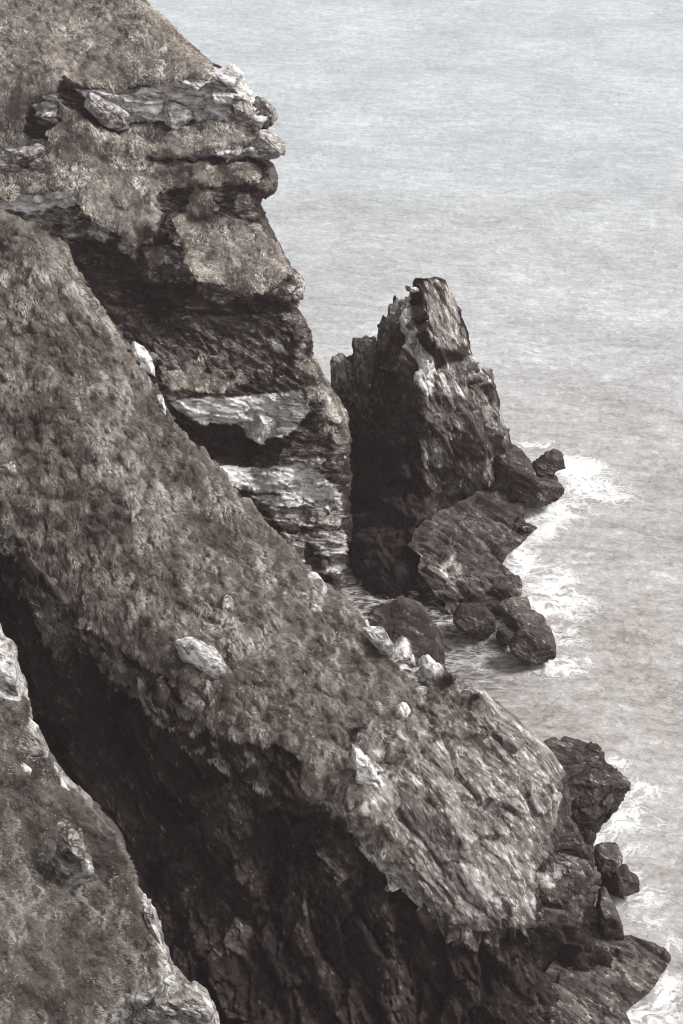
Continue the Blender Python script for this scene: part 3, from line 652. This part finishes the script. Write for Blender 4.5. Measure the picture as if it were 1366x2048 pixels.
# sea stack
st = bpy.data.objects.new('sea_stack', None); S.collection.objects.link(st)
tag(st, 'tall jagged rock stack with white streaked crest standing in the sea off the headland', 'sea stack')
frS = frame((.38, -.1, -.92), (.5, -.8, .25))
leftS = [(832,556),(826,578),(822,590),(800,600),(792,612),(776,640),(758,662),(752,700),(742,750),(735,800),(720,840),(705,900),(700,1000),(696,1080),(700,1150),(730,1230)]
rightS = [(858,556),(888,562),(903,585),(925,632),(938,665),(941,700),(955,730),(985,755),(1000,800),(1003,840),(1022,880),(1026,900),(1015,930),(1000,960),(960,1010),(900,1060),(850,1110),(838,1160),(880,1230)]
cS = []
line(cS, [(845,560),(830,640),(840,760),(838,880),(850,960)], [145.5,143.6,141.2,139.4,138.0])
line(cS, [(790,620),(760,700),(745,800),(720,900),(715,1000),(700,1100)], [147,146,145,143.5,140,dist(1100,3.6)])
line(cS, [(905,600),(935,680),(960,760),(1000,830),(1020,890),(960,990)], [147.6,147,145.4,144.6,144,142.6])
line(cS, [(880,650),(900,740),(920,860),(930,920)], [144.9,142.9,140.9,140.5])
line(cS, [(790,1000),(790,1100),(790,1180),(860,1040),(900,1000),(720,1180),(840,1200)], [dist(1000,5.5),dist(1100,3.2),dist(1180,1.0),dist(1040,4.2),141.4,dist(1180,.8),dist(1200,.5)])
line(cS, [(822,596),(836,640),(852,690),(866,705)], [146.6,145.6,144.6,144.0])
line(cS, [(838,590),(856,640),(874,690),(925,690)], [145.0,143.9,143.2,145.4])
line(cS, [(730,1230),(880,1230)], [dist(1230,-1),dist(1230,-1)])
tS = [([(790,595),(815,590),(835,640),(850,700),(880,740),(940,700),(955,730),(985,765),(950,790),(930,775),(900,795),(860,800),(840,760),(825,720),(812,680),(795,640)], .90),
 ([(845,560),(900,570),(940,690),(870,700),(850,640)], .63), ([(815,580),(830,590),(860,690),(852,700),(825,640)], .05), ([(890,560),(905,580),(935,640),(915,600)], .75),
 ([(840,790),(900,790),(960,750),(1000,820),(1020,890),(900,900),(850,870)], .42), ([(870,740),(950,740),(940,790),(900,800),(880,780)], .72),
 ([(835,880),(880,880),(900,920),(860,940),(838,920)], .62), ([(890,950),(960,910),(1000,925),(960,975),(900,1000)], .56),
 ([(740,700),(790,660),(830,760),(835,880),(780,900),(720,850)], .27), ([(760,660),(795,610),(815,700),(790,760),(760,720)], .34),  # left face turned from the sun, its shade darkened into the tone
 ([(690,880),(835,890),(850,980),(830,1060),(850,1240),(680,1240)], -.16)]  # deep shade of the gap beside the headland, painted into the rock colour
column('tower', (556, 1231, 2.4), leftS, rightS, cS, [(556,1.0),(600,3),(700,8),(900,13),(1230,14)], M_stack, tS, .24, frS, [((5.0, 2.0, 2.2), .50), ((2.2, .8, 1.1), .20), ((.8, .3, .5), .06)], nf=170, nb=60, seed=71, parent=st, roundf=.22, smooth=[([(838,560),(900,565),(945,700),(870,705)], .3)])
column('shoulder', (712, 1180, 2.6), [(664,714),(661,740),(664,790),(672,820),(690,870),(700,920),(700,1180)], [(690,714),(752,722),(770,760),(780,900),(780,1180)],
       [(664,714,150),(740,720,149),(700,800,147.5),(760,800,146.5),(700,950,145),(780,950,143.5),(700,1180,134),(780,1180,133.5)], [(712,1),(760,5),(1180,8)], M_stack,
       [([(660,700),(700,700),(700,770),(665,780)], .66), ([(700,720),(750,720),(750,800),(690,850)], .48), ([(680,860),(790,860),(790,1240),(680,1240)], -.16)], .36, frS, [((2.2, .9, 1.1), .28), ((.9, .4, .5), .12), ((.3, .15, .2), .03)], nf=60, nb=24, seed=77, parent=st)  # foot of the shoulder blackened in tone for the shaded gap
for k, (ol, y, th, tn) in enumerate([
  ([(700,760),(702,700),(708,684),(722,690),(732,676),(742,690),(752,686),(760,720),(762,790),(730,800)], 148.2, 2.0, .42),
  ([(752,740),(756,662),(763,648),(772,655),(776,628),(786,630),(790,590),(800,585),(806,600),(812,640),(806,720),(780,780)], 146.6, 1.8, .46),
  ([(660,770),(661,722),(676,712),(694,718),(700,735),(704,790),(684,812)], 149.0, 1.6, .62)]):
    boulder('pinnacle', ol, y, th, M_stack, tn, frS, seed=81+k, parent=st)
boulder('capstone', [(806,574),(820,573),(838,578),(840,585),(828,587),(815,580)], 143.6, .6, M_pale, .62, seed=90, parent=st, sizes=[((.6, .3, .3), .03)])
boulder('toe', [(990,910),(1020,910),(1048,918),(1066,938),(1072,960),(1090,958),(1122,968),(1118,984),(1080,992),(1040,998),(1000,1010),(975,985),(985,940)], dist(990, .4), 4.5, M_wet, .32, frame((.9, -.2, -.3), (0, -.8, .6)), seed=92, parent=st, power=.4, cuts=8, cut=(.5,.85), sizes=[((2.6, .9, 1.1), .14), ((1.0, .4, .5), .05)])
boulder('toe', [(1062,945),(1072,930),(1095,914),(1110,908),(1126,914),(1129,926),(1127,940),(1112,938),(1104,945),(1112,968),(1090,972),(1068,966)], dist(965, .4), 2.0, M_wet, .27, frame((.9, -.2, -.3), (0, -.8, .6)), seed=95, parent=st, power=.4, cuts=8, cut=(.5,.85), sizes=[((1.2, .5, .6), .08), ((.5, .2, .3), .03)])

# tidal shelf below the stack
def shelf(name, rows, left, right, zc, mat, tones, base, fr, sizes, seed, label, cat, nf=150, group=None):
    o = column(name, rows, left, right, [(a, b, float(dist(b, z))) for a, b, z in zc], [(rows[0], 1.5), (rows[1], 2.0)], mat, tones, base, fr, sizes, nf=nf, nb=20, seed=seed, roundf=.1)
    return tag(o, label, cat, group)
shelf('rock_shelf', (985, 1240, 2.2), [(960,985),(905,1012),(862,1028),(830,1060),(815,1090),(842,1112),(834,1142),(860,1172),(870,1190),(892,1206),(890,1222),(915,1240)],
 [(1080,985),(1072,1000),(1052,1018),(1046,1036),(1054,1050),(1068,1060),(1050,1080),(1032,1096),(1012,1110),(1006,1130),(1040,1158),(1045,1180),(1035,1195),(985,1205),(950,1215),(930,1240)],
 [(1000,990,2.2),(1080,990,.8),(900,1030,3.8),(830,1080,4.2),(960,1040,2.2),(1060,1056,.7),(1000,1100,1.0),(900,1110,3.2),(850,1150,3.2),(980,1150,1.3),(1040,1175,.8),(900,1200,1.2),(960,1210,.5),(840,1130,3.2),(915,1240,-.4),(990,1130,.8)],
 M_wet, [([(880,1120),(905,1110),(925,1150),(910,1170),(890,1160)], .66), ([(1000,1160),(1045,1155),(1045,1190),(980,1200),(970,1180)], .42), ([(930,1010),(1060,1000),(1020,1030),(900,1040)], .36), ([(860,1050),(1000,1040),(1000,1090),(900,1110),(850,1110)], .38)], .36, frame((.9, -.4, -.2), (0, -.5, .9)), [((3.0, 1.1, 1.3), .24), ((1.1, .45, .6), .11), ((.4, .18, .25), .03)], 101,
 'sloping brown tidal rock shelf at the foot of the sea stack', 'rock shelf')
ledge_fr = frame((.75, -.55, -.35), (0, -.45, .9))
shelf('rock_ledge', (1862, 2100, 2.4), [(1150,1862),(1120,1900),(1080,1960),(1060,2100)], [(1230,1862),(1262,1872),(1300,1885),(1330,1895),(1342,1912),(1335,1935),(1322,1950),(1310,1975),(1292,1992),(1268,2008),(1252,2025),(1262,2048),(1270,2100)],
 [(1200,1870,1.8),(1330,1900,.9),(1340,1912,.8),(1250,1900,1.5),(1320,1950,.8),(1290,1990,.8),(1255,2025,.8),(1150,1900,2.4),(1180,1980,1.8),(1120,2040,2.2),(1200,2048,.8),(1262,2048,.7),(1120,2100,1.2),(1270,2100,.6)],
 M_wet, [([(1200,1880),(1330,1890),(1320,1940),(1200,1950)], .42)], .38, ledge_fr, [((3.6, 1.3, 1.1), .16), ((1.3, .5, .6), .07), ((.4, .2, .25), .02)], 107, 'broad flat wet ledge running into the sea below the bare nose', 'rock ledge')

def rock(name, outline, z, th, mat, tone, label, cat='rock', group=None, seed=1, zat=None, **k):
    for a_, b_ in (('cuts', 6), ('cut', (.55, .86)), ('power', .38)): k.setdefault(a_, b_)
    by = max(p[1] for p in outline); y = float(dist(by if zat is None else zat, z))
    o = boulder(name, outline, y, th, mat, tone, seed=seed, **k); return tag(o, label, cat, group)
G1 = 'rocks awash below the stack'
rock('boulder', [(738,1240),(762,1226),(800,1219),(822,1217),(845,1226),(865,1255),(882,1290),(886,1320),(886,1350),(850,1370),(800,1360),(760,1310),(742,1270)], .1, 3.6, M_wet, .27, 'large smooth brown boulder behind the crest of the grassy ridge', 'boulder', seed=201, power=.75)
rock('rock', [(750,1222),(756,1213),(772,1214),(782,1222),(778,1232),(760,1234)], .0, .8, M_wet, .5, 'small pale stone above the large smooth brown boulder', group=G1, seed=202)
rock('rock', [(906,1238),(922,1218),(945,1216),(968,1222),(985,1238),(996,1255),(978,1272),(960,1262),(930,1258),(912,1252)], .0, 2.0, M_wet, .26, 'dark wet rock just below the toe of the tidal shelf', group=G1, seed=203)
rock('rock', [(978,1222),(1000,1208),(1025,1200),(1058,1204),(1062,1214),(1040,1226),(1010,1232),(990,1232)], .0, 1.8, M_wet, .44, 'low slab of rock nearest the white surf under the shelf', group=G1, seed=204)
rock('rock', [(1010,1248),(1020,1234),(1040,1226),(1070,1228),(1090,1240),(1096,1252),(1060,1258),(1030,1262),(1012,1258)], .0, 1.8, M_wet, .40, 'cracked rock in the surf above the wedge-shaped block', group=G1, seed=205)
rock('rock', [(1018,1296),(1030,1278),(1048,1264),(1080,1260),(1104,1264),(1112,1284),(1108,1308),(1085,1318),(1072,1324),(1050,1310),(1030,1304)], .0, 2.0, M_wet, .33, 'wedge-shaped block, lowest rock in the foam off the stack', group=G1, seed=206, power=.45)
rock('rock', [(985,1178),(1008,1160),(1040,1157),(1047,1180),(1022,1198),(990,1202)], .1, 1.4, M_wet, .40, 'squarish block on the lower seaward corner of the tidal shelf', group=G1, seed=221)
rock('rock', [(1038,1052),(1060,1049),(1077,1058),(1058,1068),(1042,1064)], .0, .8, M_wet, .28, 'low dark nub of rock poking into the foam midway along the tidal shelf', group=G1, seed=222)
rock('rock', [(948,1210),(972,1198),(1000,1200),(990,1214),(962,1220)], .0, .9, M_wet, .33, 'thin rock slab wedged between the tidal shelf and the dark wet rock', group=G1, seed=223)
rock('rock', [(1050,985),(1078,978),(1098,982),(1088,996),(1062,1000)], .1, 1.0, M_wet, .30, 'low rock under the seaward toe of the stack', group=G1, seed=224)
rock('rock', [(990,1274),(1000,1264),(1022,1264),(1034,1274),(1022,1286),(1002,1288)], .0, .9, M_wet, .25, 'small dark rock touching the left side of the wedge-shaped block', group=G1, seed=207)
G2 = 'rocks awash below the bare nose'
rock('rock_spur', [(1090,1500),(1115,1502),(1140,1512),(1170,1520),(1200,1530),(1208,1552),(1232,1572),(1254,1588),(1248,1604),(1220,1620),(1195,1650),(1175,1680),(1160,1696),(1140,1680),(1120,1600)], .0, 2.6, M_wet, .30, 'rough dark spur of rock jutting from behind the bare nose', 'rock spur', seed=211, fr=frame((.8, .1, .3), (0, -.5, .8)), cuts=6, cut=(.5,.85), power=.35, sizes=[((2.8, 1.0, 1.2), .17), ((1.1, .45, .6), .06)])
rock('rock', [(1096,1650),(1112,1640),(1140,1646),(1158,1668),(1172,1700),(1190,1716),(1184,1736),(1150,1728),(1120,1712),(1100,1690)], 5.2, 1.6, M_wet, .36, 'blocky dark rock tucked under the seaward edge of the bare nose', group=G2, seed=215)
rock('rock', [(1186,1712),(1205,1702),(1225,1696),(1242,1702),(1240,1722),(1232,1742),(1222,1756),(1208,1758),(1196,1745)], .0, 1.6, M_wet, .42, 'upright knob of rock in foam above the flat-topped dark rock', group=G2, seed=212)
rock('rock', [(1204,1790),(1212,1764),(1232,1746),(1256,1740),(1262,1754),(1278,1760),(1276,1772),(1245,1776),(1226,1786)], .0, 1.5, M_wet, .27, 'flat-topped dark rock lying out in the foam off the bare nose', group=G2, seed=213)
rock('rock', [(1195,1835),(1200,1795),(1212,1788),(1222,1802),(1240,1840),(1248,1872),(1215,1880),(1200,1872)], .2, 1.6, M_wet, .34, 'leaning slab of brown rock between the nose and the broad ledge', group=G2, seed=214)

# rocks standing out of the grass and crowning the headland
def on(L, px, py):
    i = np.argmin((L['PX']-px)**2+(L['PY']-py)**2); return float(L['P'].reshape(-1, 3)[i][1])
def outcrop(outline, L, tone, label, th=.8, mat=None, back=.42, cat='rock', name='rock', group=None, seed=300, **k):
    if L is LA: back = -.15
    c = np.array(outline, float); px = c[:, 0].mean(); y = on(L, px, c[:, 1].max()-3)+back
    o = boulder(name, outline, y, th, mat or M_pale, tone, seed=seed, **k); return tag(o, label, cat, group)
GA = 'pale rocks showing through the ridge grass'
outcrop([(350,1286),(358,1277),(378,1276),(395,1284),(408,1292),(425,1300),(438,1315),(452,1332),(455,1345),(440,1358),(425,1350),(405,1338),(385,1325),(360,1315)], LB, .80, 'long white lichen-spotted boulder lying in the middle of the grassy ridge', .7, name='boulder', cat='boulder', seed=301, power=.5, cuts=5, cut=(.78, .96))
outcrop([(434,1218),(440,1202),(456,1192),(466,1200),(468,1228),(452,1234),(436,1230)], LB, .64, 'small upright grey rock in the grass above the long white boulder', .5, group=GA, seed=302)
outcrop([(599,1204),(612,1200),(622,1210),(640,1216),(650,1232),(640,1240),(618,1230),(604,1218)], LB, .70, 'flat grey stone in the grass close below the ridge crest', .4, group=GA, seed=303)
outcrop([(600,1150),(612,1142),(632,1152),(648,1172),(660,1186),(645,1188),(622,1176)], LB, .90, 'bare white stone on the lower crest of the grassy ridge', .4, group=GA, seed=304)
outcrop([(256,688),(272,684),(292,692),(300,712),(310,735),(312,758),(296,762),(280,750),(284,725),(268,708)], LB, .92, 'tall white rock on the upper crest of the ridge', .7, group=GA, seed=305)
outcrop([(306,790),(318,786),(326,802),(334,832),(330,846),(316,830)], LB, .88, 'narrow white rock on the crest just under the tall one', .5, group=GA, seed=306)
outcrop([(-4,938),(10,926),(38,922),(42,934),(34,950),(8,958),(-6,952)], LB, .70, 'grey rock in the ridge grass at the far left of the picture', .5, group=GA, seed=307)
outcrop([(718,1246),(728,1244),(742,1262),(760,1272),(780,1296),(800,1318),(796,1332),(770,1316),(744,1292),(722,1268)], LB, .80, 'pale broken rim of rock on the crest above the big brown boulder', .6, group=GA, seed=308)
outcrop([(836,1330),(842,1316),(856,1314),(870,1326),(884,1340),(868,1348),(850,1346)], LB, .86, 'pointed white rock on the crest at the right edge of the brown boulder', .6, group=GA, seed=309)
outcrop([(690,1490),(702,1486),(722,1502),(734,1524),(748,1542),(764,1572),(742,1576),(722,1570),(722,1540),(706,1512)], LB, .92, 'jagged white rock where the grass gives way to bare nose', .5, group=GA, seed=310)
outcrop([(786,1416),(800,1406),(820,1410),(822,1426),(808,1440),(812,1458),(798,1462),(790,1442)], LB, .88, 'crumbling white rock between the grass tip and the brown crest', .4, group=GA, seed=311)
outcrop([(912,1466),(920,1462),(930,1466),(928,1474),(916,1474)], LB, .85, 'small round white stone sitting on the top of the bare nose', .25, group=GA, seed=312)
GD = 'rocks breaking through the near slope'
outcrop([(-10,1292),(8,1286),(20,1292),(30,1330),(36,1372),(34,1400),(14,1398),(-10,1380)], LD, .80, 'tall pale weathered rock at the top of the nearest slope', .6, group=GD, seed=321)
outcrop([(24,1528),(34,1522),(50,1530),(66,1548),(62,1556),(40,1552),(26,1542)], LD, .97, 'bright white flat stone set in the near slope', .25, group=GD, seed=322)
outcrop([(26,1500),(32,1474),(46,1470),(60,1462),(76,1474),(90,1506),(88,1520),(70,1512),(50,1512),(34,1522)], LD, .62, 'split grey rock with two dark hollows on the near rim', .4, group=GD, seed=323)
outcrop([(100,1745),(116,1718),(118,1680),(110,1650),(130,1636),(152,1668),(178,1700),(193,1742),(184,1760),(160,1772),(136,1790),(116,1776)], LD, .60, 'lichened crag sticking out of the middle of the near slope', .5, cat='crag', name='crag', seed=324)
outcrop([(112,1556),(122,1560),(136,1580),(142,1590),(130,1584),(116,1570)], LD, .9, 'sliver of white rock on the rim below the split rock', .25, group=GD, seed=325)
outcrop([(228,2052),(232,2010),(262,2000),(300,2012),(322,1990),(340,1962),(356,1966),(372,1990),(402,2006),(424,2024),(438,2060),(440,2110),(230,2110)], LD, .68, 'broken pale crag at the bottom corner of the near slope', .7, cat='crag', name='crag', seed=326, cuts=5, cut=(.6,.9))
outcrop([(286,1826),(298,1816),(310,1838),(314,1862),(322,1890),(310,1886),(298,1862),(290,1842)], LD, .68, 'narrow grey rock running along the near rim above the corner crag', .3, group=GD, seed=327)
GH = 'rocks crowning the far headland'
outcrop([(322,208),(345,208),(372,216),(386,226),(388,238),(366,246),(355,260),(340,248),(330,232)], LA, .82, 'bright tilted block wedged in the top rock band of the headland', 1.2, group=GH, seed=331)
outcrop([(150,182),(160,178),(200,200),(235,222),(262,236),(268,248),(252,264),(226,260),(205,246),(180,218),(158,196)], LA, .70, 'long slab tilting over the dark cleft in the top rock band', 1.0, group=GH, seed=332)
outcrop([(495,296),(512,286),(526,264),(540,262),(556,274),(570,290),(569,305),(556,315),(530,316),(500,312)], LA, .68, 'flat slab jutting over the sea like a shelf from the headland', 1.6, mat=M_lay, group=GH, seed=333)
outcrop([(512,330),(530,322),(546,332),(552,350),(556,376),(548,388),(530,394),(512,390),(516,360)], LA, .42, 'brown block hanging under the jutting slab', 1.4, mat=M_lay, group=GH, seed=334, power=.4)
outcrop([(500,208),(512,194),(530,204),(546,218),(555,234),(552,246),(538,248),(536,258),(518,254),(506,242)], LA, .60, 'rounded brow rock at the seaward end of the top rock band', 1.4, group=GH, seed=335)
outcrop([(446,205),(470,200),(500,204),(508,220),(500,240),(472,248),(452,238)], LA, .66, 'rounded grey rock beside the brow rock in the top band', 1.2, group=GH, seed=336)
outcrop([(466,398),(474,388),(500,386),(512,396),(506,414),(492,424),(474,420)], LA, .58, 'rounded grey rock under the third grass ledge of the headland', 1.2, group=GH, seed=337)
outcrop([(546,580),(560,566),(580,556),(600,552),(611,566),(608,586),(596,606),(584,620),(572,608),(556,602)], LA, .56, 'knobbly rock at the seaward corner of the lowest big grass ledge', 1.4, group=GH, seed=338)
outcrop([(480,832),(490,820),(560,815),(580,826),(574,860),(562,880),(545,892),(520,886),(498,874),(486,852)], LA, .92, 'smooth white slab bulging from the pale band of the headland cliff', 1.0, group=GH, seed=339, power=.4)
outcrop([(8,318),(26,304),(50,300),(78,288),(92,296),(94,318),(86,336),(60,332),(40,340),(22,334)], LA, .62, 'pitted pale rock at the left end of the headland slope', 1.0, group=GH, seed=340)

def flowers():
    rng = np.random.default_rng(9); V = []
    for L, n, sz in ((LD, 170, .022), (LB, 130, .04)):
        ok = np.argwhere((L['rock'] < .2) & (L['PX'] > 0) & (L['PY'] > 1200) & (L['PY'] < 2048)); P = L['P'][ok[:, 0], ok[:, 1]]
        m = fbm(P*.5, 3, 77) > .22; P = P[m]; P = P[rng.choice(len(P), n, replace=False)]
        P = P+rng.normal(0, .05, P.shape)+np.array([0, -.05, .14])
        for k in range(6):
            a = k*math.pi/3; d1 = np.array([math.cos(a), math.sin(a), .25])*sz; d2 = np.array([math.cos(a+.6), math.sin(a+.6), .25])*sz
            V.append(np.stack([P, P+d1, P+d2], 1))
    V = np.concatenate(V).reshape(-1, 3); t = NT('flower petals'); t.b.inputs['Base Color'].default_value = (.75, .73, .70, 1)
    tag(mesh_obj('flowers', V, np.arange(len(V)).reshape(-1, 3), t.m, smooth=False), 'tiny pale flowers sprinkled through the grass of the near slopes', 'flowers', kind='stuff')
flowers()

# a single dark tuft on the crest
def tuft(px, py, L, n, size, label, seed):
    rng = np.random.default_rng(seed); i = np.argmin((L['PX']-px)**2+(L['PY']-py)**2); c = L['P'].reshape(-1, 3)[i]
    b = c+rng.normal(0, size*.3, (n, 3))*np.array([1, 1, .1]); d = rng.normal(0, .55, (n, 3)); d[:, 2] = 1; d /= np.linalg.norm(d, axis=1, keepdims=True)
    s = np.cross(d, rng.normal(0, 1, (n, 3))); s /= np.linalg.norm(s, axis=1, keepdims=True); ln = size*(.7+.6*rng.random((n, 1)))
    V = np.stack([b-s*.02-d*.1, b+s*.02-d*.1, b+d*ln], 1).reshape(-1, 3)
    o = mesh_obj('grass_tuft', V, np.arange(3*n).reshape(-1, 3), grass_tuft_mat, attrs={'shade': np.repeat(rng.random(n)*.5, 3)}); tag(o, label, 'grass tuft')
grass_tuft_mat = grass_material('dark tuft grass', .6)
tuft(888, 1376, LB, 500, .75, 'round dark tuft of grass on the crest right of the brown boulder', 1)
tuft(945, 1402, LB, 300, .5, 'smaller dark grass tuft to the right of the round one', 2)

# sea air: thin even haze over everything
def haze():
    x0, x1, y0, y1, z0, z1 = -22000, 22000, -4000, 31000, -12, 104
    V = np.array([(x, y, z) for z in (z0, z1) for y in (y0, y1) for x in (x0, x1)], float)
    F = np.array([(0, 2, 3, 1), (4, 5, 7, 6), (0, 1, 5, 4), (2, 6, 7, 3), (0, 4, 6, 2), (1, 3, 7, 5)])
    m = bpy.data.materials.new('sea haze'); m.use_nodes = True; n = m.node_tree; n.nodes.clear()
    v = n.nodes.new('ShaderNodeVolumePrincipled'); o = n.nodes.new('ShaderNodeOutputMaterial'); n.links.new(v.outputs[0], o.inputs['Volume'])
    v.inputs['Color'].default_value = (.98, .76, .77, 1); v.inputs['Density'].default_value = .00017
    tag(mesh_obj('haze', V, F, m, smooth=False), kind='stuff')
haze()
